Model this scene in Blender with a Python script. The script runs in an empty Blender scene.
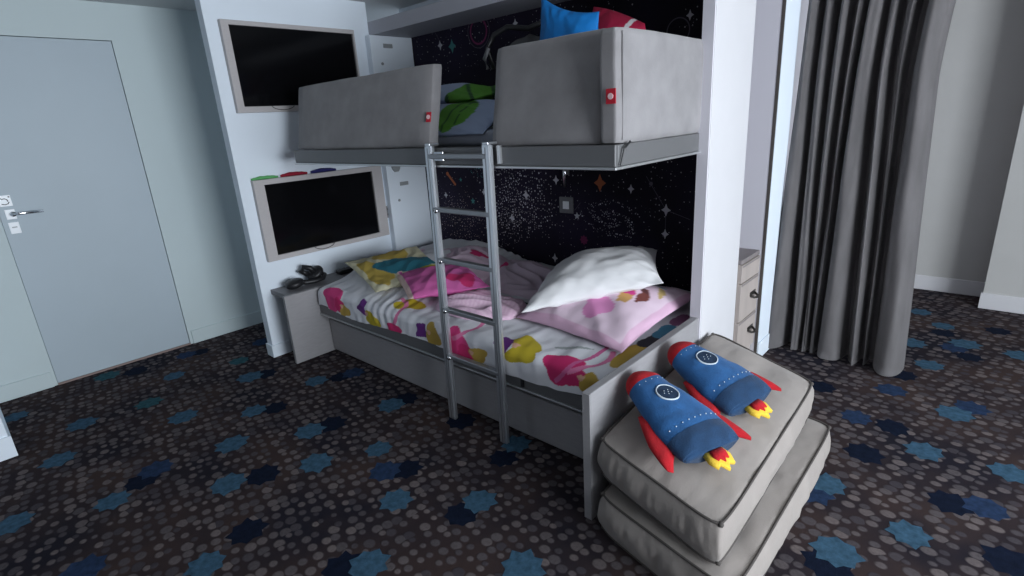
import bpy, bmesh, math, random
from mathutils import Vector, Matrix, noise
random.seed(7)
SC = bpy.context.scene
COL = SC.collection
PI = math.pi

# ---------------------------------------------------------------- materials
def newmat(name):
    m = bpy.data.materials.new(name); m.use_nodes = True
    nt = m.node_tree
    b = nt.nodes['Principled BSDF']
    return m, nt, b

def ramp(nt, stops, interp='LINEAR'):
    r = nt.nodes.new('ShaderNodeValToRGB'); cr = r.color_ramp; cr.interpolation = interp
    while len(cr.elements) < len(stops): cr.elements.new(0.5)
    for e, (p, c) in zip(cr.elements, stops):
        e.position = p; e.color = (*c, 1) if len(c) == 3 else c
    return r

def mat(name, col, rough=0.6, metal=0.0, var=0.0, vscale=6.0, bump=0.0, bscale=60.0, sheen=0.0, spec=0.5, attr=None, stretch=None, coat=0.0):
    m, nt, b = newmat(name)
    b.inputs['Roughness'].default_value = rough
    b.inputs['Metallic'].default_value = metal
    b.inputs['Specular IOR Level'].default_value = spec
    b.inputs['Coat Weight'].default_value = coat
    if sheen:
        b.inputs['Sheen Weight'].default_value = sheen
        b.inputs['Sheen Roughness'].default_value = 0.5
    tc = nt.nodes.new('ShaderNodeTexCoord')
    src = tc.outputs['Object']
    if stretch:
        mp = nt.nodes.new('ShaderNodeMapping'); mp.inputs['Scale'].default_value = stretch
        nt.links.new(src, mp.inputs[0]); src = mp.outputs[0]
    base = None
    if attr:
        a = nt.nodes.new('ShaderNodeAttribute'); a.attribute_name = attr
        base = a.outputs['Color']
    if var:
        n = nt.nodes.new('ShaderNodeTexNoise'); n.inputs['Scale'].default_value = vscale; n.inputs['Detail'].default_value = 4
        nt.links.new(src, n.inputs['Vector'])
        r = ramp(nt, [(0.3, (1-var,)*3), (0.7, (1+var*0.6,)*3)])
        nt.links.new(n.outputs['Fac'], r.inputs[0])
        mx = nt.nodes.new('ShaderNodeMix'); mx.data_type = 'RGBA'; mx.blend_type = 'MULTIPLY'; mx.inputs[0].default_value = 1
        if base: nt.links.new(base, mx.inputs[6])
        else: mx.inputs[6].default_value = (*col, 1)
        nt.links.new(r.outputs[0], mx.inputs[7]); base = mx.outputs[2]
    if base: nt.links.new(base, b.inputs['Base Color'])
    else: b.inputs['Base Color'].default_value = (*col, 1)
    if bump:
        n2 = nt.nodes.new('ShaderNodeTexNoise'); n2.inputs['Scale'].default_value = bscale; n2.inputs['Detail'].default_value = 3
        nt.links.new(src, n2.inputs['Vector'])
        bp = nt.nodes.new('ShaderNodeBump'); bp.inputs['Strength'].default_value = bump; bp.inputs['Distance'].default_value = 0.004
        nt.links.new(n2.outputs['Fac'], bp.inputs['Height']); nt.links.new(bp.outputs[0], b.inputs['Normal'])
    return m

M = {}
M['wall_white'] = mat('wall_white', (.80, .87, .95), .55, var=.02, vscale=1.5)
M['wall_entry'] = mat('wall_entry', (.55, .63, .64), .6, var=.03, vscale=1.2)
M['door_paint'] = mat('door_paint', (.43, .50, .55), .5, var=.03, vscale=2)
M['groove'] = mat('groove', (.2, .22, .24), .8)
M['pillar'] = mat('pillar', (.66, .65, .67), .45, var=.02)
M['closet'] = mat('closet', (.66, .64, .69), .6)
M['ceiling'] = mat('ceiling', (.55, .57, .57), .8)
M['beam'] = mat('beam', (.42, .42, .47), .6)
M['back_wall'] = mat('back_wall', (.50, .49, .475), .7, var=.02)
M['tan_frame'] = mat('tan_frame', (.50, .47, .47), .5, var=.05, vscale=30, stretch=(1, 1, 8))
M['screen'] = mat('screen', (.004, .004, .005), .12, spec=.35)
M['black'] = mat('black', (.012, .012, .014), .45)
M['laminate'] = mat('laminate', (.31, .30, .31), .5, var=.06, vscale=20, stretch=(1, 1, 6))
M['laminate_dark'] = mat('laminate_dark', (.18, .175, .185), .5, var=.06, vscale=20)
M['rail_metal'] = mat('rail_metal', (.17, .17, .175), .45, metal=.3)
M['lip_metal'] = mat('lip_metal', (.62, .63, .64), .35, metal=.8)
M['alu'] = mat('aluminium', (.68, .70, .73), .32, metal=.9, bump=.05, bscale=200)
M['rung'] = mat('rung_metal', (.33, .34, .36), .4, metal=.7)
M['chrome'] = mat('chrome', (.8, .8, .82), .15, metal=1)
M['suede'] = mat('suede', (.275, .262, .268), .9, var=.16, vscale=9, bump=.15, bscale=180, sheen=.25)
M['suede_warm'] = mat('suede_warm', (.315, .278, .255), .9, var=.10, vscale=8, bump=.2, bscale=220, sheen=.15)
M['piping'] = mat('piping', (.075, .065, .06), .9)
M['curtain'] = mat('curtain', (.25, .235, .24), .9, var=.16, vscale=14, bump=.2, bscale=160, sheen=.1, stretch=(1, 1, .25))
M['red_tag'] = mat('red_tag', (.55, .01, .03), .5)
M['white_cloth'] = mat('white_cloth', (.80, .78, .80), .85, bump=.1, bscale=120)
M['tag_print'] = mat('tag_print', (.9, .6, .62), .7)
M['printed'] = mat('printed_cloth', (1, 1, 1), .85, attr='pat', bump=.12, bscale=140)
M['plush_blue'] = mat('plush_blue', (.018, .112, .31), .95, var=.25, vscale=22, bump=.5, bscale=260, sheen=.08)
M['plush_navy'] = mat('plush_navy', (.010, .045, .115), .95, var=.2, vscale=25, bump=.5, bscale=260, sheen=.08)
M['plush_red'] = mat('plush_red', (.48, .006, .014), .95, var=.2, vscale=25, bump=.5, bscale=260, sheen=.03)
M['plush_yellow'] = mat('plush_yellow', (.85, .55, .05), .95, bump=.5, bscale=260, sheen=.05)
M['stitch'] = mat('stitch', (.6, .68, .75), .8)
M['porthole'] = mat('porthole', (.01, .03, .07), .8, var=.3, vscale=60)
M['wood'] = mat('drawer_wood', (.46, .40, .37), .5, var=.10, vscale=14, stretch=(1, 1, .15))
M['wood_dark'] = mat('drawer_top', (.25, .22, .22), .5, var=.1, vscale=14)
M['handle'] = mat('handle_metal', (.06, .055, .05), .4, metal=.6)
M['blue_cloth'] = mat('blue_cloth', (.0, .17, .52), .6, var=.1, vscale=10)
M['red_cloth'] = mat('red_cloth', (.42, .006, .04), .7, var=.1, vscale=10)
M['grey_cloth'] = mat('grey_cloth', (.09, .09, .095), .8, var=.2, vscale=12)
M['pale_blue'] = mat('pale_blue', (.27, .33, .47), .85, bump=.1, bscale=100)
M['fold_green'] = mat('fold_green', (.12, .42, .14), .9)
M['fold_red'] = mat('fold_red', (.30, .01, .03), .9)
M['fold_navy'] = mat('fold_navy', (.02, .02, .13), .9)
M['white_plate'] = mat('white_plate', (.85, .87, .9), .3)
M['plate_grey'] = mat('plate_grey', (.16, .16, .17), .5)
M['vent_grey'] = mat('vent_grey', (.3, .32, .33), .5)
M['mattress'] = mat('mattress_cloth', (.32, .34, .4), .9)
M['threshold_leak'] = mat('threshold_leak', (.30, .22, .20), .4, metal=.3)  # strip colour that stands in for light leaking under the door
M['star_white'] = mat('star_white', (.55, .55, .6), .8)
M['star_teal'] = mat('star_teal', (.06, .25, .25), .8)
M['star_orange'] = mat('star_orange', (.45, .13, .05), .8)
M['star_pink'] = mat('star_pink', (.20, .02, .10), .8)
M['star_dim'] = mat('star_dim', (.10, .09, .12), .8)

def mathn(nt, op, a, b=None, c=None):
    n = nt.nodes.new('ShaderNodeMath'); n.operation = op
    for i, v in enumerate((a, b, c)):
        if v is None: continue
        if isinstance(v, (int, float)): n.inputs[i].default_value = v
        else: nt.links.new(v, n.inputs[i])
    return n.outputs[0]

def mixc(nt, f, a, b):
    n = nt.nodes.new('ShaderNodeMix'); n.data_type = 'RGBA'
    if isinstance(f, (int, float)): n.inputs[0].default_value = f
    else: nt.links.new(f, n.inputs[0])
    for i, v in ((6, a), (7, b)):
        if isinstance(v, tuple): n.inputs[i].default_value = (*v, 1)
        else: nt.links.new(v, n.inputs[i])
    return n.outputs[2]

def carpet_mat():
    m, nt, b = newmat('carpet')
    b.inputs['Roughness'].default_value = 1; b.inputs['Specular IOR Level'].default_value = .08
    tc = nt.nodes.new('ShaderNodeTexCoord')
    def mapping(src, loc=(0, 0, 0), sc=(1, 1, 1), rot=0):
        mp = nt.nodes.new('ShaderNodeMapping'); mp.inputs['Location'].default_value = loc
        mp.inputs['Scale'].default_value = sc; mp.inputs['Rotation'].default_value = (0, 0, rot)
        nt.links.new(src, mp.inputs[0]); return mp.outputs[0]
    P = tc.outputs['Object']
    # base mottling
    n1 = nt.nodes.new('ShaderNodeTexNoise'); n1.inputs['Scale'].default_value = 2.2; n1.inputs['Detail'].default_value = 4
    nt.links.new(P, n1.inputs['Vector'])
    r1 = ramp(nt, [(.36, (.015, .014, .021)), (.64, (.048, .032, .030))]); nt.links.new(n1.outputs['Fac'], r1.inputs[0])
    # pebbles in rows
    vv = mapping(P, sc=(19, 22.5, 0), rot=0.2)
    vo = nt.nodes.new('ShaderNodeTexVoronoi'); vo.voronoi_dimensions = '2D'; vo.inputs['Scale'].default_value = 1; vo.inputs['Randomness'].default_value = .62
    nt.links.new(vv, vo.inputs['Vector'])
    sep = nt.nodes.new('ShaderNodeSeparateColor'); nt.links.new(vo.outputs['Color'], sep.inputs[0])
    rad = mathn(nt, 'MULTIPLY_ADD', sep.outputs[0], .26, .28)
    dd = mathn(nt, 'SUBTRACT', rad, vo.outputs['Distance'])
    peb = mathn(nt, 'MULTIPLY', dd, 8.0); 
    cl = nt.nodes.new('ShaderNodeClamp'); nt.links.new(peb, cl.inputs[0])
    rp = ramp(nt, [(0, (.050, .044, .052)), (.5, (.090, .078, .083)), (1, (.145, .120, .118))]); nt.links.new(sep.outputs[1], rp.inputs[0])
    n2 = nt.nodes.new('ShaderNodeTexNoise'); n2.inputs['Scale'].default_value = 90; nt.links.new(P, n2.inputs['Vector'])
    fz = mathn(nt, 'MULTIPLY', cl.outputs[0], mathn(nt, 'MULTIPLY_ADD', n2.outputs['Fac'], .9, .45))
    fzc = nt.nodes.new('ShaderNodeClamp'); nt.links.new(fz, fzc.inputs[0])
    col = mixc(nt, fzc.outputs[0], r1.outputs[0], rp.outputs[0])
    nt.links.new(col, b.inputs['Base Color'])
    bp = nt.nodes.new('ShaderNodeBump'); bp.inputs['Strength'].default_value = .5; bp.inputs['Distance'].default_value = .004
    n3 = nt.nodes.new('ShaderNodeTexNoise'); n3.inputs['Scale'].default_value = 350; nt.links.new(P, n3.inputs['Vector'])
    hh = mathn(nt, 'MULTIPLY_ADD', cl.outputs[0], .8, n3.outputs['Fac'])
    nt.links.new(hh, bp.inputs['Height']); nt.links.new(bp.outputs[0], b.inputs['Normal'])
    return m
M['carpet'] = carpet_mat()

def galaxy_mat():
    m, nt, b = newmat('galaxy_print')
    b.inputs['Roughness'].default_value = .7; b.inputs['Specular IOR Level'].default_value = .2
    tc = nt.nodes.new('ShaderNodeTexCoord'); P = tc.outputs['Object']
    sep = nt.nodes.new('ShaderNodeSeparateXYZ'); nt.links.new(P, sep.inputs[0])
    cmb = nt.nodes.new('ShaderNodeCombineXYZ'); nt.links.new(sep.outputs[0], cmb.inputs[0]); nt.links.new(sep.outputs[2], cmb.inputs[1])
    P2 = cmb.outputs[0]
    n1 = nt.nodes.new('ShaderNodeTexNoise'); n1.inputs['Scale'].default_value = 1.7; nt.links.new(P, n1.inputs['Vector'])
    r = ramp(nt, [(.35, (.010, .007, .016)), (.65, (.022, .016, .042))]); nt.links.new(n1.outputs['Fac'], r.inputs[0])
    col = r.outputs[0]
    def specks(scale, rad, dens_src, lo, hi, c, prev, amt=1.0):
        v = nt.nodes.new('ShaderNodeTexVoronoi'); v.voronoi_dimensions = '2D'; v.inputs['Scale'].default_value = scale
        nt.links.new(P2, v.inputs['Vector'])
        s = nt.nodes.new('ShaderNodeSeparateColor'); nt.links.new(v.outputs['Color'], s.inputs[0])
        rr = mathn(nt, 'MULTIPLY_ADD', s.outputs[1], rad*.7, rad*.3)
        ins = mathn(nt, 'GREATER_THAN', rr, v.outputs['Distance'])
        mr = nt.nodes.new('ShaderNodeMapRange'); mr.inputs['From Min'].default_value = lo; mr.inputs['From Max'].default_value = hi
        nt.links.new(dens_src, mr.inputs[0])
        on = mathn(nt, 'GREATER_THAN', mr.outputs[0], s.outputs[0])
        f = mathn(nt, 'MULTIPLY', mathn(nt, 'MULTIPLY', ins, on), mathn(nt, 'MULTIPLY_ADD', s.outputs[2], .75*amt, .25*amt))
        return mixc(nt, f, prev, c)
    def blob(cx, cz, rx, rz, rot=0):
        dx = mathn(nt, 'SUBTRACT', sep.outputs[0], cx); dz = mathn(nt, 'SUBTRACT', sep.outputs[2], cz)
        c, s = math.cos(rot), math.sin(rot)
        u = mathn(nt, 'DIVIDE', mathn(nt, 'ADD', mathn(nt, 'MULTIPLY', dx, c), mathn(nt, 'MULTIPLY', dz, s)), rx)
        w = mathn(nt, 'DIVIDE', mathn(nt, 'SUBTRACT', mathn(nt, 'MULTIPLY', dz, c), mathn(nt, 'MULTIPLY', dx, s)), rz)
        d = mathn(nt, 'SQRT', mathn(nt, 'ADD', mathn(nt, 'MULTIPLY', u, u), mathn(nt, 'MULTIPLY', w, w)))
        return mathn(nt, 'SUBTRACT', 1.0, d), u, w, d
    n2 = nt.nodes.new('ShaderNodeTexNoise'); n2.inputs['Scale'].default_value = 3.2; n2.inputs['Detail'].default_value = 2; nt.links.new(P, n2.inputs['Vector'])
    col = specks(34, .13, n2.outputs['Fac'], .38, .85, (.6, .58, .62), col)
    b1 = blob(-2.48, 1.0, .42, .30, -.5)[0]; col = specks(52, .30, b1, -.05, 1.1, (.75, .75, .82), col)
    b2 = blob(-2.55, .78, .35, .22, .3)[0]; col = specks(58, .30, b2, -.05, 1.1, (.65, .6, .65), col)
    b3 = blob(-3.05, .72, .30, .22)[0]; col = specks(58, .26, b3, -.05, 1.2, (.65, .52, .5), col)
    # spiral galaxy: density bands along a log spiral
    for (cx, cz, rx, rz, rot, cc) in ((-1.72, .835, .24, .115, -.25, (.8, .8, .9)), (-2.80, 1.16, .15, .11, 0, (.15, .55, .6))):
        d1, u, w, d = blob(cx, cz, rx, rz, rot)
        a = mathn(nt, 'ARCTAN2', w, u)
        ph = mathn(nt, 'ADD', a, mathn(nt, 'MULTIPLY', d, 6.5))
        arm = mathn(nt, 'MULTIPLY_ADD', mathn(nt, 'SINE', mathn(nt, 'MULTIPLY', ph, 2.0)), .5, .5)
        dens = mathn(nt, 'MULTIPLY', mathn(nt, 'GREATER_THAN', d1, 0.0), mathn(nt, 'MULTIPLY', arm, mathn(nt, 'MULTIPLY_ADD', d1, .6, .6)))
        col = specks(75, .34, dens, .12, .95, cc, col)
    nt.links.new(col, b.inputs['Base Color'])
    return m
M['galaxy'] = galaxy_mat()

# ---------------------------------------------------------------- helpers
def obj(name, bm, m, parent=None, smooth=False, loc=None):
    me = bpy.data.meshes.new(name)
    bmesh.ops.recalc_face_normals(bm, faces=bm.faces[:])
    bm.to_mesh(me); bm.free()
    if smooth:
        for p in me.polygons: p.use_smooth = True
    o = bpy.data.objects.new(name, me); COL.objects.link(o)
    for mm in (m if isinstance(m, (list, tuple)) else [m]): me.materials.append(M[mm])
    if parent: o.parent = parent
    if loc: o.location = loc
    return o

def tag(o, label, cat, group=None, kind=None):
    o['label'] = label; o['category'] = cat
    if group: o['group'] = group
    if kind: o['kind'] = kind
    return o

def thing(name, label, cat, loc=(0, 0, 0), group=None):
    o = bpy.data.objects.new(name, None); COL.objects.link(o); o.location = loc
    o.empty_display_size = .1
    return tag(o, label, cat, group)

def part(name, bm, m, parent, smooth=False, label=None):
    """a part whose vertices are in world space: moved into its parent's frame"""
    root = parent; off = Vector()
    chain = []
    while root is not None: off += root.location; root = root.parent
    bmesh.ops.translate(bm, verts=bm.verts[:], vec=-off)
    o = obj(name, bm, m, parent, smooth)
    if label: o['label'] = label
    return o

def struct(name, bm, m, label=None, cat=None, smooth=False):
    o = obj(name, bm, m, None, smooth); o['kind'] = 'structure'
    if label: o['label'] = label
    if cat: o['category'] = cat
    return o

def box(bm, x0, x1, y0, y1, z0, z1, bev=0.0, seg=2, mi=0):
    r = bmesh.ops.create_cube(bm, size=1)
    vs = r['verts']
    for v in vs:
        v.co = Vector(((x0+x1)/2+v.co.x*(x1-x0), (y0+y1)/2+v.co.y*(y1-y0), (z0+z1)/2+v.co.z*(z1-z0)))
    fs = list({f for v in vs for f in v.link_faces})
    for f in fs: f.material_index = mi
    if bev:
        es = list({e for v in vs for e in v.link_edges})
        bmesh.ops.bevel(bm, geom=es, offset=bev, segments=seg, affect='EDGES', profile=.5)
    return bm

def B(*a, **k): return box(bmesh.new(), *a, **k)

def tube(bm, pts, r, seg=8, closed=False, taper=None):
    pts = [Vector(p) for p in pts]; n = len(pts); rings = []
    up = Vector((0, 0, 1))
    for i, p in enumerate(pts):
        a = pts[(i-1) % n] if (closed or i > 0) else p
        c = pts[(i+1) % n] if (closed or i < n-1) else p
        t = (c-a).normalized()
        s = t.cross(up)
        if s.length < 1e-3: s = t.cross(Vector((1, 0, 0)))
        s.normalize(); w = s.cross(t).normalized()
        rr = r*(taper[i] if taper else 1)
        rings.append([bm.verts.new(p+s*rr*math.cos(2*PI*k/seg)+w*rr*math.sin(2*PI*k/seg)) for k in range(seg)])
    for i in range(n if closed else n-1):
        A, Bq = rings[i], rings[(i+1) % n]
        for k in range(seg): bm.faces.new((A[k], A[(k+1) % seg], Bq[(k+1) % seg], Bq[k]))
    if not closed:
        bm.faces.new(rings[0][::-1]); bm.faces.new(rings[-1])
    return bm

def cyl(bm, c, axis, r, L, seg=16):
    c = Vector(c); a = Vector(axis).normalized()
    return tube(bm, [c-a*L/2, c+a*L/2], r, seg)

def grid(bm, nu, nv, fn, closed_u=False):
    vs = [[bm.verts.new(fn(i/(nu if closed_u else nu-1), j/(nv-1))) for j in range(nv)] for i in range(nu)]
    for i in range(nu if closed_u else nu-1):
        for j in range(nv-1):
            i2 = (i+1) % nu
            bm.faces.new((vs[i][j], vs[i2][j], vs[i2][j+1], vs[i][j+1]))
    return vs

def N(x, y, z=0.0): return noise.noise(Vector((x, y, z)))
def ss(a, b, x):
    t = max(0, min(1, (x-a)/(b-a))); return t*t*(3-2*t)

def paint(o, fn):
    """pattern dye per point in the mesh's own surface coordinates"""
    me = o.data; a = me.color_attributes.new('pat', 'FLOAT_COLOR', 'POINT')
    for i, v in enumerate(me.vertices):
        a.data[i].color = (*fn(i, v.co), 1)

# ---------------------------------------------------------------- room
XR, YF, YB, ZC = 3.0, -1.6, 5.0, 2.27
M['star_light'] = mat('carpet_star_light', (.042, .095, .150), 1, spec=.08, bump=.5, bscale=300, var=.35, vscale=40)
M['star_sea'] = mat('carpet_star_teal', (.028, .085, .105), 1, spec=.08, bump=.5, bscale=300, var=.35, vscale=40)
M['star_mid'] = mat('carpet_star_mid', (.020, .038, .085), 1, spec=.08, bump=.5, bscale=300, var=.35, vscale=40)
M['star_navy'] = mat('carpet_star_navy', (.006, .010, .024), 1, spec=.08, bump=.5, bscale=300, var=.3, vscale=40)
ST_L = [(-2.128, 0.89), (-1.985, 1.133), (-1.624, 0.968), (-1.349, 1.174), (-1.495, 1.554), (-1.425, 0.704), (-0.997, 1.03), (-2.406, 1.008), (-3.952, 0.032), (-3.516, 0.265), (-3.122, 0.645), (-2.857, 0.918), (-2.617, 0.708), (-3.186, 0.113), (-2.589, 0.209), (-2.302, 0.57), (-2.762, -0.098), (-1.885, 0.336), (-3.758, 0.789), (-3.314, 1.087), (-2.906, 1.313), (-2.283, 1.416), (-0.298, 4.422), (-0.154, 4.206), (-0.267, 3.799), (-0.027, 3.944), (-0.155, 3.508), (0.223, 3.912), (-0.004, 2.979), (-0.076, 2.558), (-0.329, 2.093), (-0.054, 1.972), (0.194, 2.58), (-0.223, 1.735)]
ST_T = [(-4.151, 0.51), (-3.633, 1.146), (-3.474, 0.574)]
ST_M = [(-1.821, 1.052), (-4.072, 0.958), (-3.838, 1.392), (-2.216, 0.036), (-2.812, 1.51), (-0.071, 3.844), (-0.267, 3.075), (0.051, 3.087), (-0.349, 2.692), (-0.366, 2.012), (0.132, 2.28), (-2.697, 0.399)]
ST_D = [(-1.754, 1.121), (-1.352, 1.079), (-1.466, 1.44), (-1.48, 0.643), (-2.791, 1.005), (-2.646, 0.33), (-2.239, 0.696), (-1.939, 0.502), (-4.072, 0.654), (-4.043, 1.039), (-3.276, 1.164), (-2.83, 1.431), (-2.374, 1.113), (-2.269, 1.506), (-1.852, 1.535), (-0.142, 4.072), (0.003, 3.744), (0.111, 4.281), (-0.246, 3.295), (-0.207, 2.69), (-0.546, 2.914), (-0.263, 2.398), (0.036, 2.239), (-0.23, 1.66), (0.203, 2.021)]
rs = random.Random(3)
allst = ST_L+ST_T+ST_M+ST_D
for k in range(4000):       # the pattern goes on outside the part of the floor that was measured
    x, y = rs.uniform(-3.3, 2.9), rs.uniform(-1.5, 4.6)
    d_ = min(math.hypot(x-a, y-b_) for a, b_ in allst)
    if d_ < .33 or (y > 0.0 and x < .22 and y < 4.4 and not (x > -.95 and y < 1.2)): continue
    if len(allst) > 230: break
    allst.append((x, y)); ST_L.append((x, y)); ang = rs.uniform(0, 6.28)
    if rs.random() < .6:
        q = (x+.12*math.cos(ang), y+.12*math.sin(ang)); allst.append(q); ST_D.append(q)
bm = bmesh.new(); box(bm, -4.5, XR+.1, YF-.1, YB+.1, -.05, 0)
for mi, (lst, z) in enumerate(((ST_D, .0004), (ST_M, .0006), (ST_T, .0008), (ST_L, .0010)), 1):
    for (cx, cy) in lst:
        a0 = rs.uniform(0, .8); R_ = rs.uniform(.070, .086); vs = []
        for k in range(16):
            a = a0+2*PI*k/16; r_ = (R_*rs.uniform(.88, 1.06) if k % 2 == 0 else R_*.74*rs.uniform(.95, 1.05))
            vs.append(bm.verts.new((cx+r_*math.cos(a), cy+r_*math.sin(a), z)))
        bm.faces.new(vs).material_index = mi
struct('floor', bm, ['carpet', 'star_navy', 'star_mid', 'star_sea', 'star_light'])
struct('ceiling', B(-4.5, XR+.1, YF-.1, YB+.1, ZC, ZC+.06), 'ceiling')
# entry wall behind the door (door set flush with thin shadow gap)
bm = bmesh.new()
DY0, DY1, DZ = .275, 1.052, 2.055
box(bm, -4.37, -4.27, -.02, DY0, 0, ZC); box(bm, -4.37, -4.27, DY1, 2.9, 0, ZC); box(bm, -4.37, -4.27, DY0, DY1, DZ, ZC)
box(bm, -4.40, -4.36, DY0-.1, DY1+.1, 0, DZ+.1, mi=1)
struct('wall_left', bm, ['wall_entry', 'groove'])
d = struct('door_1', B(-4.34, -4.27, DY0+.0015, DY1-.004, .012, DZ-.004, bev=.002), 'door_paint')
bm = bmesh.new(); box(bm, -4.27, -4.262, .302, .348, 1.057, 1.115, bev=.002)
hp = part('handle_plate', bm, 'white_plate', d)
bm = bmesh.new(); cyl(bm, (-4.250, .335, 1.088), (1, 0, 0), .014, .03); tube(bm, [(-4.238, .335, 1.088), (-4.232, .36, 1.088), (-4.232, .47, 1.086)], .008, 10)
part('door_handle', bm, 'chrome', d, True)
bm = bmesh.new(); box(bm, -4.27, -4.265, .300, .348, .973, 1.040, bev=.002); box(bm, -4.266, -4.2645, .312, .336, 1.008, 1.014, mi=1)
part('card_plate', bm, ['white_plate', 'vent_grey'], d)
bm = bmesh.new(); box(bm, -4.27, -4.265, .292, .349, 1.133, 1.197, bev=.002)
for (y0, z0, y1, z1) in ((.298, 1.182, .312, 1.170), (.312, 1.170, .330, 1.176), (.330, 1.176, .335, 1.158), (.302, 1.146, .330, 1.146), (.330, 1.146, .340, 1.156), (.337, 1.188, .342, 1.180)):
    pass
pl = part('sign_plate', bm, 'white_plate', d)
bm = bmesh.new(); tube(bm, [(-4.264, .300, 1.184), (-4.264, .308, 1.176), (-4.264, .320, 1.178), (-4.264, .330, 1.172), (-4.264, .332, 1.160)], .0025, 6)
tube(bm, [(-4.264, .302, 1.148), (-4.264, .316, 1.144), (-4.264, .330, 1.148), (-4.264, .337, 1.158)], .0025, 6); cyl(bm, (-4.2645, .341, 1.186), (1, 0, 0), .004, .002)
part('pictogram', bm, 'black', pl)
struct('trim_3', B(-4.30, -4.262, DY0, DY1, 0, .011), 'threshold_leak')  # threshold strip, put in for the line of light under the door
# block at the left of the door, its corner just in frame
struct('wall_entry', B(-4.45, -3.42, YF-.1, -.02, 0, ZC), 'wall_white')
bm = bmesh.new(); box(bm, -4.27, -3.4205, -.020, -.01, 0, .11); box(bm, -3.42, -3.41, YF, -.01, 0, .11)
struct('baseboard_entry', bm, 'wall_white')
bm = bmesh.new(); box(bm, -4.27, -4.258, -.01, DY0-.02, 0, .10, bev=.002); box(bm, -4.27, -4.258, DY1+.02, 2.7, 0, .10, bev=.002)
struct('baseboard_left', bm, 'wall_entry')
# television partition: thin wall with a free front edge
bm = bmesh.new(); box(bm, -3.56, -3.485, 1.326, 2.41, 0, ZC); box(bm, -3.56, -3.485, 2.41, 2.9, 0, 2.06)
struct('wall_partition', bm, 'wall_white')
bm = bmesh.new(); box(bm, -3.568, -3.474, 1.315, 1.327, 0, .085, bev=.002); box(bm, -3.486, -3.474, 1.326, 1.44, 0, .085, bev=.002)
struct('baseboard_partition', bm, 'wall_white')
# galaxy wall with printed motifs
bm = bmesh.new(); box(bm, -3.56, -.98, 2.74, 2.75, 0, 2.06)
KG = 2.74/2.68
def star4(cx, cz, r, mi, pts=4, inner=.46, sy=1.25):
    r *= .85; cx *= KG; cz = 1.44-(1.44-cz)*KG
    n = pts*2; vs = []
    for k in range(n):
        a = PI/2+2*PI*k/n; rr = r if k % 2 == 0 else r*inner
        vs.append(bm.verts.new((cx+rr*math.cos(a), 2.7395, cz+rr*math.sin(a)*sy)))
    f = bm.faces.new(vs); f.material_index = mi
    
def ring(cx, cz, r, mi, w=.004, n=28, a0=0, a1=2*PI):
    prev = None; cx *= KG; cz = 1.44-(1.44-cz)*KG
    for k in range(n+1):
        a = a0+(a1-a0)*k/n
        p = [bm.verts.new((cx+q*math.cos(a), 2.7395, cz+q*math.sin(a))) for q in (r-w/2, r+w/2)]
        if prev: f = bm.faces.new((prev[0], prev[1], p[1], p[0])); f.material_index = mi
        prev = p
def lineq(x0, z0, x1, z1, mi, w=.003):
    x0 *= KG; x1 *= KG; z0 = 1.44-(1.44-z0)*KG; z1 = 1.44-(1.44-z1)*KG
    d_ = Vector((x1-x0, 0, z1-z0)).normalized(); nn = Vector((-d_.z, 0, d_.x))*w/2
    a, b_ = Vector((x0, 2.7397, z0)), Vector((x1, 2.7397, z1))
    f = bm.faces.new([bm.verts.new(q) for q in (a-nn, a+nn, b_+nn, b_-nn)]); f.material_index = mi
for cx, cz, r in ((-2.335, .957, .034), (-2.081, 1.062, .030), (-2.473, .794, .030), (-1.553, 1.027, .026), (-1.338, .922, .034), (-1.34, .79, .028),
                  (-2.112, .556, .03), (-3.05, 1.955, .032), (-3.141, .92, .026), (-1.242, 1.861, .024), (-2.73, .96, .024), (-2.35, 1.99, .026), (-2.6, 1.62, .022), (-2.5, 1.75, .02)):
    star4(cx, cz, r, 1)
star4(-1.927, .847, .030, 1, 5, .45, 1); star4(-1.758, 1.054, .050, 3, 4, .5); star4(-2.848, .89, .030, 2, 5, .45, 1); star4(-2.96, 1.04, .020, 2, 5, .45, 1)
star4(-2.929, 1.935, .044, 2, 4, .5); star4(-1.879, .701, .038, 4, 8, .7, 1); star4(-1.43, 1.06, .015, 5, 8, .8, 1)
lineq(-1.338, .922, -1.46, 1.10, 5); lineq(-1.338, .922, -1.34, .79, 5); lineq(-1.338, .922, -1.20, .88, 5)
ring(-2.668, 1.99, .075, 4, .012); ring(-2.668, 1.99, .10, 5, .004); ring(-1.30, 1.80, .06, 5, .006); lineq(-3.09, 2.04, -3.05, 1.98, 5); lineq(-1.945, .88, -1.90, .93, 5)
star4(-3.10, 1.08, .02, 3, 8, .8, 1); lineq(-3.10, 1.08, -3.02, 1.00, 3, .02)
o = struct('wall_galaxy', bm, ['galaxy', 'star_white', 'star_teal', 'star_orange', 'star_pink', 'star_dim'])
# beam over the alcove and recess above it
struct('trim_1', B(-3.56, -.98, 2.409, 2.75, 2.058, 2.145, bev=.002), 'beam')
bm = bmesh.new(); box(bm, -3.56, -.93, 2.752, 2.80, 2.06, ZC)
struct('wall_recess', bm, 'wall_white')
# pillar at the foot of the bunks
bm = bmesh.new(); box(bm, -.98, -.93, 2.24, 2.66, 0, ZC, bev=.003); box(bm, -1.02, -.98, 2.62, 2.74, 0, ZC, bev=.0)
box(bm, -.982, -.934, 2.232, 2.242, 0, ZC, mi=1)
struct('trim_2', bm, ['pillar', 'closet'])
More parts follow.
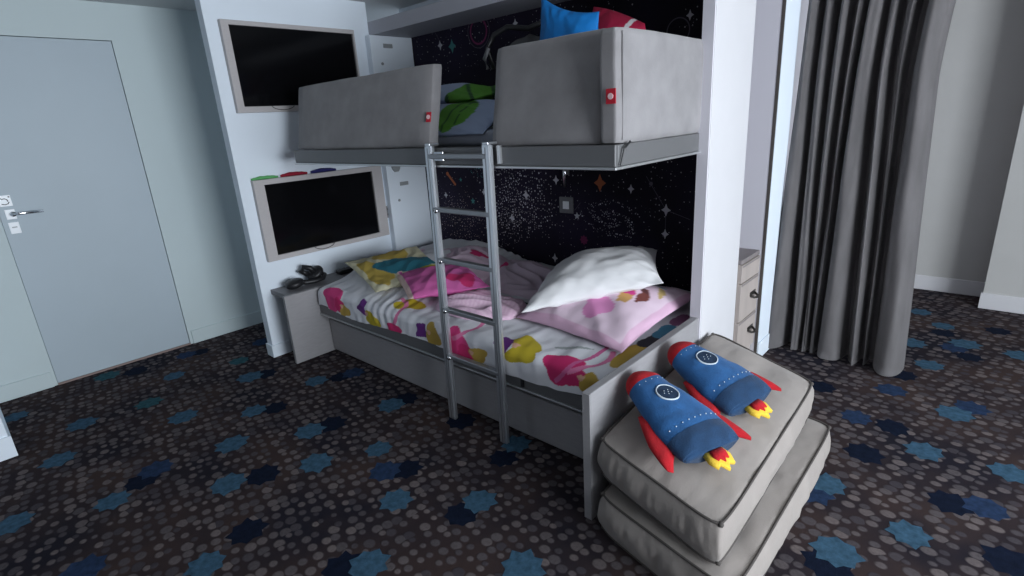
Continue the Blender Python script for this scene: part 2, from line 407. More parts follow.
# closet recess
bm = bmesh.new(); box(bm, -1.6, -1.5, 2.761, 3.04, 0, ZC)
box(bm, -1.6, -.93, 3.04, 3.27, 0, ZC, mi=0); box(bm, -1.6, -1.02, 2.752, 2.76, 0, ZC)
box(bm, -1.6, -1.12, 3.27, YB, 0, ZC)
struct('wall_closet', bm, ['closet', 'pillar'])
bm = bmesh.new(); box(bm, -.932, -.922, 3.046, 3.272, .11, ZC-.002, bev=.001); 
struct('trim_4', bm, 'wall_white')
struct('gap_shade', B(-.94, -.925, 3.0385, 3.0455, .0, ZC-.002), 'piping')  # dark-coloured strip standing in for the shaded gap beside the white panel
bm = bmesh.new(); box(bm, -.932, -.915, 3.045, 3.275, 0, .108, bev=.002)
struct('baseboard_closet', bm, 'wall_white')
# back wall and nib
struct('wall_back', B(-1.2, XR+.1, YB, YB+.1, 0, ZC), 'back_wall')
struct('wall_nib', B(.005, XR+.1, 4.72, YB, 0, ZC), 'back_wall')
struct('baseboard_back', B(-1.12, .005, YB-.012, YB, 0, .11, bev=.002), 'pillar')
struct('baseboard_nib', B(-.007, XR, 4.708, 4.722, 0, .11, bev=.002), 'pillar')
# unseen sides of the room, with the window that lights it
struct('wall_front', B(-3.42, XR+.1, YF-.1, YF, 0, ZC), 'laminate_dark')  # unseen wall, its dark finish chosen to cut bounced light
WY0, WY1, WZ0, WZ1 = -.2, 2.4, .15, 2.15
bm = bmesh.new(); box(bm, XR, XR+.1, YF, WY0, 0, ZC); box(bm, XR, XR+.1, WY1, YB, 0, ZC); box(bm, XR, XR+.1, WY0, WY1, 0, WZ0); box(bm, XR, XR+.1, WY0, WY1, WZ1, ZC)
struct('wall_right', bm, 'back_wall')
bm = bmesh.new()
for (a, b_, c, d_) in ((WY0, WY1, WZ0, WZ0+.05), (WY0, WY1, WZ1-.05, WZ1), (WY0, WY0+.05, WZ0, WZ1), (WY1-.05, WY1, WZ0, WZ1), (1.075, 1.125, WZ0, WZ1)):
    box(bm, XR+.02, XR+.07, a, b_, c, d_)
struct('window_1', bm, 'white_plate')

# ---------------------------------------------------------------- televisions
def television(y0, y1, z0, z1, sy0, sy1, sz0, sz1, label, loopy):
    t = thing('television', label, 'television', (-3.485, y0, z0), 'wall televisions facing the bunks')
    bm = bmesh.new(); x0, x1 = -3.487, -3.452
    box(bm, x0, x1, y0, y1, sz1, z1, bev=.003); box(bm, x0, x1, y0, y1, z0, sz0, bev=.003)
    box(bm, x0, x1, y0, sy0, sz0-.004, sz1+.004, bev=.003); box(bm, x0, x1, sy1, y1, sz0-.004, sz1+.004, bev=.003)
    part('frame', bm, 'tan_frame', t)
    s = part('screen', B(-3.486, -3.468, sy0-.002, sy1+.002, sz0-.002, sz1+.002), 'screen', t)
    bm = bmesh.new(); tube(bm, [(-3.449, loopy+.075*math.cos(a), sz0+.006-.03*math.sin(a)) for a in [PI*k/14 for k in range(15)]], .0022, 6)
    part('cable', bm, 'black', t, True)
    return t
television(1.398, 2.270, 1.572, 2.082, 1.443, 2.258, 1.607, 2.056, 'upper wall television in a beige frame, partly behind the upper bunk cushion', 1.68)
television(1.400, 2.345, .650, 1.172, 1.468, 2.262, .683, 1.138, 'lower wall television in a beige frame above the black headphones', 1.80)
for y0, y1, m_, lab, h in ((1.400, 1.572, 'fold_green', 'green folded cloth lying on top of the lower television frame', .020), (1.588, 1.772, 'fold_red', 'dark red folded cloth on top of the lower television frame', .024), (1.80, 1.985, 'fold_navy', 'navy blue folded cloth on top of the lower television frame', .026)):
    bm = bmesh.new(); yc, hl = (y0+y1)/2, (y1-y0)/2
    def f(u, v):
        a = 2*PI*u; s = -1+2*v; w = max(.06, (1-abs(s)**2.6)); w2 = max(.25, 1-abs(s)**3)
        zz = h*.5+ h*.5*w*math.sin(a) if math.sin(a) > 0 else h*.5+h*.5*math.sin(a)
        return Vector((-3.470+.014*w2*math.cos(a)+.002*N(s*4, a), yc+s*hl, 1.1725+zz+.003*N(s*5, a, y0)*max(0, math.sin(a))))
    vs = grid(bm, 18, 22, f, True); bm.faces.new([r[0] for r in vs][::-1]); bm.faces.new([r[-1] for r in vs])
    tag(obj('folded_cloth', bm, m_, None, True), lab, 'cloth', 'folded cloths on the television')
# wall socket
t = thing('wall_socket', 'small dark wall socket between lower television and white panel', 'socket', (-3.485, 2.36, .82))
part('plate', B(-3.485, -3.477, 2.354, 2.392, .775, .865, bev=.002), 'plate_grey', t)
for z in (.84, .80):
    part('socket_hole', cyl(bmesh.new(), (-3.476, 2.373, z), (1, 0, 0), .008, .003), 'black', t)
# white panel by the galaxy wall
t = thing('wall_panel', 'tall white panel in the corner by the starry wall, right of the televisions', 'panel', (-3.485, 2.38, .45))
part('board', B(-3.484, -3.425, 2.370, 2.738, .47, 2.056, bev=.006, seg=3), 'wall_white', t)
for z in (1.99, 1.02):
    part('vent_slot', B(-3.428, -3.422, 2.475, 2.555, z-.014, z+.014, bev=.003), 'vent_grey', t)
    bm = bmesh.new(); cyl(bm, (-3.424, 2.45, z-.12), (1, 0, 0), .010, .01); part('lock', bm, 'vent_grey', t)
bm = bmesh.new()
vs = [(2.40, 1.215), (2.50, 1.215), (2.485, 1.135), (2.47, 1.115), (2.435, 1.115), (2.42, 1.135)]
f = bm.faces.new([bm.verts.new((-3.424, y, z)) for y, z in vs]); r = bmesh.ops.extrude_face_region(bm, geom=[f])
for v in r['geom']:
    if isinstance(v, bmesh.types.BMVert): v.co.x += .012
part('bracket', bm, 'vent_grey', t)
# end shelf beside the lower bunk
t = thing('end_shelf', 'grey end shelf between the white wall and lower bunk, holding headphones', 'shelf', (-3.35, 1.36, 0))
part('side_panel', B(-3.268, -3.240, 1.362, 2.735, 0, .462, bev=.003), 'laminate', t)
part('top_board', B(-3.484, -3.262, 1.385, 2.735, .430, .464, bev=.003), 'laminate_dark', t)
# headphones
t = thing('headphones', 'black over-ear headphones lying on the grey end shelf', 'headphones', (-3.38, 1.6, .465))
def ear(cx, cy, cz, tx, ty):
    bm = bmesh.new()
    def f(u, v):
        a = 2*PI*u; s = -1+2*v; r = .052*(1-abs(s)**3)**.5 if abs(s) < 1 else .0
        r = max(r, .002); h = s*.028
        p = Vector((r*math.cos(a), r*1.15*math.sin(a), h)); p.rotate(Matrix.Rotation(tx, 3, 'X') @ Matrix.Rotation(ty, 3, 'Y'))
        return p+Vector((cx, cy, cz))
    vs = grid(bm, 22, 12, f, True); bm.faces.new([r[0] for r in vs]); bm.faces.new([r[-1] for r in vs]); return bm
e1 = part('ear_cup', ear(-3.365, 1.50, .495, .15, .1), 'black', t, True)
e2 = part('ear_cup', ear(-3.40, 1.67, .520, .6, .3), 'black', t, True)
bm = bmesh.new(); tube(bm, [(-3.37, 1.53, .50), (-3.345, 1.57, .487), (-3.33, 1.63, .485), (-3.335, 1.69, .49), (-3.37, 1.72, .50), (-3.40, 1.70, .52)], .016, 8); part('headband', bm, 'black', t, True)
bm = bmesh.new(); tube(bm, [(-3.41, 1.62, .52), (-3.43, 1.58, .555), (-3.42, 1.60, .575), (-3.39, 1.635, .565), (-3.385, 1.66, .53)], .018, 8); part('cable', bm, 'black', t, True)
# remote / case
t = thing('remote_control', 'flat black remote on the grey end shelf beyond the headphones', 'remote control', (-3.41, 1.95, .465))
part('case', B(-3.435, -3.365, 1.84, 2.14, .4645, .496, bev=.009, seg=3), 'black', t, True)
bm = bmesh.new()
for k in range(6):
    for q in (0, 1): cyl(bm, (-3.418+.026*q, 1.90+.03*k, .497), (0, 0, 1), .006, .003, 8)
part('buttons', bm, 'plate_grey', t)

# ---------------------------------------------------------------- lower bunk
t = thing('lower_bunk', 'grey lower bunk frame with low footboard, holding the printed bedding', 'bed', (-2.1, 2.1, 0))
part('platform', B(-3.235, -.984, 1.60, 2.735, .285, .335), 'laminate_dark', t)
part('front_rail', B(-3.238, -.978, 1.580, 1.602, .292, .352, bev=.003), 'rail_metal', t)
part('rail_lip', B(-3.238, -.978, 1.574, 1.600, .281, .291, bev=.002), 'lip_metal', t, label='bright metal strip under the rail')
bm = bmesh.new(); box(bm, -.975, -.940, 1.362, 2.238, 0, .525, bev=.004)
fb = part('footboard', bm, 'laminate', t)
part('edge_band', B(-.9735, -.9415, 1.357, 1.363, .0, .523, bev=.001), 'laminate', fb)
part('support', B(-3.20, -.99, 2.60, 2.66, .0, .285), 'laminate_dark', t)
bm = bmesh.new(); box(bm, -1.46, -1.445, 1.573, 1.58, .30, .34); part('catch', bm, 'black', t)
t = thing('trundle_drawer', 'long grey trundle drawer under the lower bunk', 'drawer', (-2.1, 1.65, 0))
part('front_board', B(-3.232, -.982, 1.628, 1.655, .012, .232, bev=.008, seg=3), 'laminate', t)
part('tray', B(-3.20, -1.0, 1.655, 2.55, .02, .20), 'laminate_dark', t)

# upper bunk
t = thing('upper_bunk', 'grey upper bunk platform with bright metal lip, fixed above the lower bunk', 'bunk', (-2.1, 2.1, 1.26))
part('platform', B(-3.20, -1.022, 1.60, 2.735, 1.262, 1.332), 'rail_metal', t)
part('front_rail', B(-3.212, -.975, 1.578, 1.602, 1.266, 1.338, bev=.003), 'rail_metal', t)
part('end_rail', B(-.999, -.975, 1.600, 2.236, 1.266, 1.338, bev=.003), 'rail_metal', t)
bm = bmesh.new(); box(bm, -3.212, -.968, 1.571, 1.604, 1.256, 1.2655, bev=.002); box(bm, -.999, -.968, 1.600, 2.236, 1.256, 1.2655, bev=.002)
part('rail_lip', bm, 'lip_metal', t)
bm = bmesh.new(); tube(bm, [(-.966, 1.66, 1.345), (-.964, 1.62, 1.325), (-.966, 1.60, 1.27)], .004, 6); part('strap', bm, 'black', t)
bm = bmesh.new(); box(bm, -1.508, -1.490, 1.568, 1.578, 1.275, 1.345); part('catch', bm, 'lip_metal', t)

# ladder
t = thing('ladder', 'silver metal ladder hooked on the upper bunk rail, standing on carpet', 'ladder', (-1.73, 1.53, 0))
def lrail(x0, x1):
    bm = bmesh.new(); r = bmesh.ops.create_cube(bm, size=1)
    for v in r['verts']:
        z = 0 if v.co.z < 0 else 1.355
        yb = 1.518+.022*(z/1.355)
        v.co = Vector((x0 if v.co.x < 0 else x1, yb+(0 if v.co.y < 0 else .026), z))
    bmesh.ops.bevel(bm, geom=bm.edges[:], offset=.007, segments=2, affect='EDGES')
    for v in (x0+.016, x0+.030):
        pass
    return bm
for x0, x1 in ((-1.925, -1.877), (-1.568, -1.520)):
    p_ = part('side_rail', lrail(x0, x1), 'alu', t)
    bm = bmesh.new()
    r = bmesh.ops.create_cube(bm, size=1)
    for v in r['verts']:
        z = 0.01 if v.co.z < 0 else 1.34
        v.co = Vector((x0+.021 if v.co.x < 0 else x0+.027, 1.518+.022*(z/1.355)+(-.0008 if v.co.y < 0 else .002), z))
    part('groove', bm, 'rung', p_)
for z in (1.305, 1.072, .838, .594, .354):
    yy = 1.531+.022*(z/1.355)
    bm = bmesh.new(); box(bm, -1.90, -1.545, yy-.014, yy+.016, z-.011, z+.011, bev=.004); part('rung', bm, 'rung', t)
for z in (1.072, .838, .594, .354):
    bm = bmesh.new()
    cyl(bm, (-1.874, 1.516+.022*z/1.355, z-.004), (0, 1, 0), .010, .016, 12); part('bolt', bm, 'chrome', t, True)
bm = bmesh.new(); box(bm, -1.87, -1.81, 1.548, 1.556, 1.285, 1.325, bev=.002); part('latch', bm, 'chrome', t)
for x0, x1 in ((-1.925, -1.877), (-1.568, -1.520)):
    bm = bmesh.new(); box(bm, x0+.008, x1-.008, 1.540, 1.596, 1.350, 1.360, bev=.002); part('hook', bm, 'alu', t)

# bumper cushions on the upper bunk
def slab_cushion(name, label, axis, a0, a1, c0, th, z0, z1, lean, tagpos=None, group=None, seedv=0, topin=0):
    t = thing(name, label, 'cushion', ((a0+a1)/2 if axis == 'x' else c0, c0 if axis == 'x' else (a0+a1)/2, z0), group)
    bm = bmesh.new(); L = a1-a0; H = z1-z0
    nx, nz, nt_ = 44, 20, 5
    r = bmesh.ops.create_cube(bm, size=1)
    bmesh.ops.subdivide_edges(bm, edges=bm.edges[:], cuts=15, use_grid_fill=True)
    rad = min(.014, th*.35)
    for v in bm.verts:
        p = Vector((v.co.x*L, v.co.y*th, v.co.z*H))
        h = Vector((L/2-rad, th/2-rad, H/2-rad))
        q = Vector([max(-h[i], min(h[i], p[i])) for i in range(3)]); dlt = p-q
        # remap cube surface to rounded box
        if dlt.length > 1e-6: p = q+dlt.normalized()*rad
        u, w = p.x/L*2, p.z/H*2
        bulge = .006*(1-u**4)*(1-w**4)
        p.y += math.copysign(bulge, p.y) if abs(p.y) > th*.3 else 0
        p += Vector((N(p.x*9, p.z*9, seedv), N(p.x*4, p.z*5, seedv+3)*1.6, N(p.x*7, p.z*9, seedv+7)))*.0035
        s = (p.z/H+.5)
        p.y += lean*s
        if axis == 'x': v.co = Vector(((a0+a1)/2+p.x, c0+p.y, (z0+z1)/2+p.z))
        else: v.co = Vector((c0+p.y, (a0+a1)/2+p.x, (z0+z1)/2+p.z))
    part('cover', bm, 'suede', t, True)
    return t
GB = 'bumper cushions around the upper bunk'
def red_tag(t, pts):
    bm = bmesh.new(); f = bm.faces.new([bm.verts.new(p) for p in pts]); f.normal_update(); n_ = f.normal.copy()
    if n_.dot(Vector((1, -1, 0))) < 0: n_ = -n_
    r = bmesh.ops.extrude_face_region(bm, geom=[f])
    for v in r['geom']:
        if isinstance(v, bmesh.types.BMVert): v.co += n_*.003
    q = part('tag', bm, 'red_tag', t, label='red fabric tag')
    c = sum((Vector(p) for p in pts), Vector())/4+n_*.0045
    bm = bmesh.new(); cyl(bm, c, n_, .010, .002, 12); part('emblem', bm, 'tag_print', q)
t1 = slab_cushion('bumper_cushion', 'grey suede bumper at the television end of the upper bunk front', 'x', -3.215, -1.965, 1.633, .062, 1.339, 1.698, .072, group=GB, seedv=1)
red_tag(t1, [(-1.987, 1.620, 1.450), (-1.962, 1.626, 1.450), (-1.962, 1.636, 1.492), (-1.987, 1.630, 1.492)])
t2 = slab_cushion('bumper_cushion', 'grey suede bumper right of the ladder on the upper bunk front', 'x', -1.575, -1.052, 1.640, .070, 1.339, 1.712, .07, group=GB, seedv=5)
t3 = slab_cushion('bumper_cushion', 'pale lit grey suede bumper across the foot end of the upper bunk', 'y', 1.590, 2.60, -1.010, .068, 1.339, 1.700, 0, group=GB, seedv=9)
bm = bmesh.new(); tube(bm, [(-.974, 1.625, 1.352+.335*k/10) for k in range(11)], .0022, 6)
part('seam', bm, 'suede', t3)
red_tag(t3, [(-1.010, 1.583, 1.468), (-.974, 1.583, 1.468), (-.974, 1.583, 1.515), (-1.010, 1.583, 1.515)])

# ---------------------------------------------------------------- bedding of the lower bunk
bm = bmesh.new(); box(bm, -3.20, -1.025, 1.612, 2.70, .336, .462, bev=.03, seg=3)
tag(obj('mattress', bm, 'mattress', None, True), 'lower bunk mattress, hidden under the printed sheet', 'mattress')

WHITE = (.72, .72, .76); PINK = (.70, .05, .22); HOT = (.60, .02, .14); PURP = (.13, .02, .20); YEL = (.52, .40, .02); GOLD = (.50, .33, .06)
RIB = (.72, .20, .38); GREYP = (.35, .38, .38); SKIN = (.70, .40, .28); DK = (.03, .03, .04)
def in_ell(x, y, cx, cy, rx, ry, rot=0, wob=.18, sd=0):
    dx, dy = x-cx, y-cy; c, s = math.cos(rot), math.sin(rot)
    u, w = (dx*c+dy*s)/rx, (-dx*s+dy*c)/ry
    a = math.atan2(w, u)
    return u*u+w*w < (1+wob*.8*math.sin(3*a+sd)+wob*.3*math.sin(5*a+2*sd))**2
def in_bell(x, y, cx, cy, w0, w1, h, rot=0):
    dx, dy = x-cx, y-cy; c, s = math.cos(rot), math.sin(rot)
    u, w = (dx*c+dy*s), (-dx*s+dy*c)
    if not -h/2 < w < h/2: return False
    q = (w+h/2)/h
    return abs(u) < (w0*(1-q)+w1*q+.006*math.sin(q*9))
def in_arc(x, y, cx, cy, r, wd, a0, a1, sy=1.0):
    dx, dy = x-cx, (y-cy)/sy; a = math.atan2(dy, dx)
    return abs(math.hypot(dx, dy)-r) < wd and a0 < a < a1
# flat surface coordinates: x along the bed, t = distance up over the front edge (t=0 hem, .14 = top edge)
MOT = [('e', PINK, -3.04, .085, .085, .07, .4, 1), ('e', HOT, -2.95, .06, .045, .04, 0, 2), ('e', GOLD, -2.90, .035, .05, .03, .3, 3), ('e', SKIN, -2.93, .06, .015, .012, 0, 0),
       ('b', PURP, -2.70, .105, .050, .022, .085, -.35), ('e', YEL, -2.60, .035, .065, .035, -.3, 1), ('e', SKIN, -2.655, .065, .016, .014, 0, 0),
       ('e', YEL, -2.36, .20, .085, .05, .2, 2), ('a', RIB, -2.45, .12, .10, .012, -1.2, 1.9), ('e', HOT, -2.39, .012, .055, .03, 0, 1),
       ('b', PURP, -2.14, .055, .055, .028, .075, .15), ('e', GOLD, -2.05, .05, .05, .055, 0, 2), ('e', SKIN, -2.08, .06, .016, .014, 0, 0),
       ('e', PINK, -1.86, .065, .075, .06, -.4, 1), ('e', HOT, -1.80, .035, .06, .035, .2, 2), ('e', GOLD, -1.72, .05, .05, .033, .2, 0), ('e', SKIN, -1.765, .05, .016, .012, 0, 0),
       ('a', RIB, -1.93, .20, .12, .011, -1.3, 1.0), ('a', GREYP, -1.85, .22, .07, .010, .6, 2.6), ('e', GREYP, -2.0, .33, .05, .02, .5, 1), ('a', RIB, -2.02, .33, .08, .012, -.5, 1.8),
       ('b', PURP, -1.575, .155, .055, .030, .10, 1.3), ('e', YEL, -1.47, .19, .075, .045, -.4, 1), ('e', YEL, -1.46, .115, .07, .035, .2, 3), ('e', SKIN, -1.505, .15, .022, .012, 0, 0),
       ('e', YEL, -1.80, .42, .10, .045, .3, 2), ('e', DK, -1.93, .57, .045, .012, -.3, 1), ('e', DK, -1.86, .60, .05, .014, .2, 2), ('e', (.28, .01, .08), -1.86, .76, .12, .06, .1, 1), ('e', (.5, .2, .15), -1.86, .76, .03, .02, .1, 1),
       ('e', HOT, -1.24, .105, .075, .065, .3, 1), ('e', HOT, -1.17, .075, .075, .04, -.2, 2), ('e', GOLD, -1.085, .055, .045, .035, .1, 3), ('e', SKIN, -1.13, .075, .018, .012, 0, 0),
       ('a', RIB, -1.22, .22, .13, .012, -1.4, .6), ('a', (.6, .12, .3), -1.45, .27, .30, .010, -.9, .2), ('e', GREYP, -1.28, .25, .07, .012, .3, 1),
       ('e', GOLD, -1.03, .30, .05, .11, 0, 1), ('e', DK, -1.03, .48, .05, .07, 0, 2), ('e', (.05, .2, .3), -1.03, .62, .05, .08, 0, 1), ('e', (.25, .1, .2), -1.03, .78, .05, .06, 0, 2)]
MOT = [(m_[0], m_[1], m_[2], m_[3], m_[4]*1.2, m_[5]*1.15)+tuple(m_[6:]) if m_[0] == 'e' and m_[4] > .035 else m_ for m_ in MOT]
def pat_sheet(x, t):
    c = WHITE
    for m_ in MOT:
        k = m_[0]
        if k == 'e' and in_ell(x, t, m_[2], m_[3], m_[4], m_[5], m_[6], .18, m_[7]): c = m_[1]
        elif k == 'b' and in_bell(x, t, m_[2], m_[3], m_[4], m_[5], m_[6], m_[7]): c = m_[1]
        elif k == 'a' and in_arc(x, t, m_[2], m_[3], m_[4], m_[5], m_[6], m_[7]): c = m_[1]
    return c
def sheet_pt(x, t):
    """t: 0 hem .. .13 edge .. 1.12 back"""
    hem = .012*math.sin(x*5.2+.4)+.012*N(x*3, 2)+.016
    if x > -1.25: hem += .02*ss(-1.25, -1.0, x)
    if x < -3.1: hem += .01
    r = .045
    base_y, z_lo, z_top = 1.576, .333+hem, .478
    Lv = z_top-r-z_lo
    if t < Lv: y, z = base_y, z_lo+t; out = 1
    elif t < Lv+r*PI/2:
        a = (t-Lv)/r; y, z = base_y+r-r*math.cos(a), z_top-r+r*math.sin(a); out = math.cos(a)
    else: y, z = base_y+r+(t-Lv-r*PI/2), z_top; out = 0
    wr = .010*N(x*7, t*5, 1)+.006*N(x*18, t*9, 4)
    # gathered folds near the duvet
    g = math.exp(-((x+2.5)/.16)**2)
    wr += g*.010*math.sin(x*95+t*12)*(.5+.5*N(x*6, t*6))*ss(0, .05, t)
    lift = .05*math.exp(-((x+2.75)/.45)**2)*ss(.10, .35, t)+.07*ss(.22, .5, t)*ss(-2.3, -2.9, x)
    z += lift*(1-out) + wr*(1-out)
    y -= (wr+.006)*out
    return Vector((x, min(y, 2.73), z)), 
bm = bmesh.new(); XS0, XS1, TL = -3.215, -.992, 1.235
NU, NV = 560, 230
pc = []
def fs(u, v):
    x = XS0+(XS1-XS0)*u; t = TL*(v**1.25)
    if t > 1.05: x = min(x, -1.024)
    p = sheet_pt(x, t)[0]
    ed = ss(.035, 0, XS1-x)+ss(.03, 0, x-XS0)
    p.z -= .03*ed*(1 if t > .12 else .3)
    pc.append((x, t)); return p
grid(bm, NU, NV, fs)
o = obj('bed_sheet', bm, 'printed', None, True); paint(o, lambda i, c: pat_sheet(*pc[i]))
tag(o, 'white bed sheet printed with pink, purple and yellow shapes over the lower bunk', 'bed sheet')

def blanket(name, cx, cy, rx, ry, rot, h, seedv, colfn, label, cat='blanket', z0=.485, nfold=.02, fs_=6, nu=90, nv=70, sq=2.6, thick=.012, tilt=(0, 0), ridge=None):
    """a heaped cloth: closed lumpy shell, folded round edge"""
    bm = bmesh.new(); cols = []
    c, s = math.cos(rot), math.sin(rot)
    def f(u, v, low=False):
        a = 2*PI*u; r = v
        # squarish outline
        k = (abs(math.cos(a))**sq+abs(math.sin(a))**sq)**(-1/sq)
        wob = 1+.10*N(math.cos(a)*1.6, math.sin(a)*1.6, seedv)+.04*N(math.cos(a)*5, math.sin(a)*5, seedv)
        lx, ly = r*k*wob*rx*math.cos(a), r*k*wob*ry*math.sin(a)
        prof = (1-r**3.2)**.5 if r < 1 else 0
        q = h*(.72+.5*N(lx*fs_*.5, ly*fs_*.5, seedv))*prof
        q += nfold*(1-abs(N(lx*fs_+2*N(lx*3, ly*3, seedv), ly*fs_*1.7, seedv+2))*2.4)*prof
        if ridge: q += ridge(lx, ly)*prof
        q += tilt[0]*lx+tilt[1]*ly
        cols.append((lx/rx, ly/ry))
        return Vector((cx+lx*c-ly*s, cy+lx*s+ly*c, z0+max(q, 0)+.004))
    vs = grid(bm, nu, nv, f, True)
    # centre cap merges, flat underside
    bm.verts.ensure_lookup_table()
    bmesh.ops.remove_doubles(bm, verts=[r[0] for r in vs], dist=.02)
    o = obj(name, bm, 'printed', None, True)
    # colours by position (vertex order changed by the merge)
    ci = (c, s)
    def cf(i, co):
        dx, dy = co.x-cx, co.y-cy
        return colfn((dx*c+dy*s)/rx, (-dx*s+dy*c)/ry)
    paint(o, cf); tag(o, label, cat); return o
LP = (.66, .50, .60); LP2 = (.72, .58, .68)
blanket('duvet', -2.73, 2.33, .50, .32, -.05, .10, 3, lambda u, v: HOT if in_ell(u, v, .42, .2, .16, .12, .3, .3, 1) else ((.40, .30, .36) if in_ell(u, v, -.2, .5, .2, .1, 0, .3, 2) else LP),
        'pale pink duvet heaped at the back of the lower bunk near the white panel', 'duvet', z0=.50, nfold=.022)
blanket('duvet', -2.12, 2.36, .40, .23, -.22, .085, 11, lambda u, v: LP2 if not in_ell(u, v, -.5, -.1, .12, .3, .3, .3, 1) else PINK,
        'pale pink rumpled cover by the starry wall, left of the white pillow', 'duvet', z0=.475, nfold=.026, fs_=5)
def yt(u, v):
    if in_ell(u, v, .15, .25, .42, .85, -.15, .12, 2): return (.02, .16, .22)
    if in_ell(u, v, -.62, .15, .38, .5, .2, .2, 1) or in_ell(u, v, .2, -.62, .75, .30, .1, .2, 4): return (.50, .36, .07)
    if in_ell(u, v, .75, .6, .3, .3, 0, .2, 2): return (.42, .36, .03)
    return (.62, .58, .40)
def pillow(name, corners, T, label, colfn, cat='pillow', m_='printed', seedv=0, wr=.006, crown=0.0, n=84, pinch=.10, flange=0.0, group=None, bend=None, pipe=None, top=1.0, bot=1.0):
    """corners a(-,-) b(+,-) c(+,+) d(-,+) in world space"""
    a, b_, c, d_ = [Vector(p) for p in corners]
    cen = (a+b_+c+d_)/4
    nrm = (b_-a+c-d_).cross(d_-a+c-b_).normalized()
    if nrm.z < 0: nrm = -nrm
    bm = bmesh.new(); info = []
    def bil(u, v):
        uu, vv = (u+1)/2, (v+1)/2
        return a*(1-uu)*(1-vv)+b_*uu*(1-vv)+c*uu*vv+d_*(1-uu)*vv
    def pt(u, v, side):
        # edges pulled in between the corners
        pu, pv = u*(1-pinch*(1-u*u)*0-pinch*.5*(1-v*v)*abs(u)), v*(1-pinch*.5*(1-u*u)*abs(v))
        p = bil(pu, pv)
        e = max(0, 1-abs(u)**2.3)**.62*max(0, 1-abs(v)**2.3)**.62
        h = T*.5*e
        w = N(u*1.4+seedv, v*1.4, side)*1.3+.55*(1-2.2*abs(N(u*1.6+v*2.2, v*1.1-u*.4, seedv+side)))+.25*N(u*4, v*4, seedv)
        rad = wr*w*(.4+.6*e)
        edge = (1-e)*wr*.8*N(u*5+seedv, v*5, 3)*min(1, e*6)
        z = side*(h*(top if side > 0 else bot)+rad*min(1, e*4)+edge)
        q = p+nrm*z
        if bend: q += bend(u, v)
        return q
    S = [[None]*n for _ in range(n)]; rows = {}
    for side in (1, -1):
        for i in range(n):
            for j in range(n):
                u, v = -1+2*i/(n-1), -1+2*j/(n-1)
                # denser at the rims
                u = math.sin(u*PI/2)*.35+u*.65; v = math.sin(v*PI/2)*.35+v*.65
                rim = i in (0, n-1) or j in (0, n-1)
                if side == -1 and rim: rows[(side, i, j)] = rows[(1, i, j)]; continue
                rows[(side, i, j)] = bm.verts.new(pt(u, v, side)); info.append((u, v, side))
        for i in range(n-1):
            for j in range(n-1):
                q = [rows[(side, i, j)], rows[(side, i+1, j)], rows[(side, i+1, j+1)], rows[(side, i, j+1)]]
                bm.faces.new(q if side > 0 else q[::-1])
    o = obj(name, bm, m_, None, True)
    if colfn: paint(o, lambda i, co: colfn(*info[i]))
    tag(o, label, cat, group)
    return o, pt
pillow('printed_pillow', [(-3.17, 1.77, .600), (-2.62, 1.63, .525), (-2.40, 2.02, .575), (-2.97, 2.22, .640)], .06,
       'yellow and teal printed pillow at the shelf end of the lower bunk', lambda u, v, s: yt(u, v), seedv=3, wr=.016)
pillow('cushion', [(-2.72, 1.83, .570), (-2.32, 1.64, .535), (-2.02, 1.98, .565), (-2.42, 2.16, .60)], .10,
       'magenta pink cushion behind the ladder, right of the yellow and teal pillow',
       lambda u, v, s: (.75, .55, .50) if (u < -.82 or v < -.86) else ((.60, .12, .36) if not in_ell(u, v, .55, .5, .3, .35, 0, .3, 1) else (.50, .02, .12)), 'cushion', seedv=8, wr=.014)
def lg(u, v): return (.70, .46, .60) if math.sin(u*70) > 0 else (.76, .54, .66)
blanket('folded_blanket', -1.98, 1.86, .25, .16, .25, .075, 21, lambda u, v: (.74, .42, .58) if in_ell(u, v, -.25, .3, .3, .35, 0, .3, 1) else lg(u, v),
        'light pink folded blanket between the ladder rails on the lower bunk', z0=.478, nfold=.02, fs_=9)
# pillows at the foot end
def ppat(u, v, s):
    base = (.72, .56, .66)
    if s < 0: return base
    for (c, cx, cy, rx, ry, ro, sd) in (((.68, .25, .50), .22, -.48, .22, .24, .2, 1), ((.55, .04, .24), .12, .00, .36, .14, .15, 2), ((.52, .30, .10), .34, -.02, .18, .10, -.5, 3), ((.52, .30, .10), .46, -.10, .09, .20, .1, 3), ((.10, .03, .03), .34, .30, .26, .08, -.3, 1), ((.16, .04, .03), .62, .10, .08, .20, .2, 2),
                                    ((.60, .42, .14), .16, .45, .22, .10, 0, 1), ((.58, .42, .34), .38, .12, .05, .05, 0, 0), ((.25, .45, .48), .40, .62, .22, .09, .1, 1), ((.50, .36, .14), .72, .42, .05, .18, .5, 1), ((.58, .42, .34), .56, .22, .05, .06, 0, 0)):
        if in_ell(u, v, cx, cy, rx, ry, ro, .2, sd): return c
    if v < -.88 or u > .90: return (.66, .42, .56)
    return base
pillow('pillow', [(-1.72, 1.84, .492), (-1.055, 1.755, .500), (-1.030, 2.47, .555), (-1.69, 2.50, .545)], .20,
       'pale pink printed pillow at the footboard, under the white pillow', ppat, seedv=5, wr=.014, pinch=.14, bot=.25)
pillow('pillow', [(-1.61, 1.765, .560), (-1.085, 2.17, .685), (-1.33, 2.575, .725), (-1.79, 2.27, .640)], .23,
       'plain white pillow leaning on top of the pink printed pillow', lambda u, v, s: (.80, .79, .80), seedv=13, wr=.019, pinch=.14, bot=.5, top=1.0)

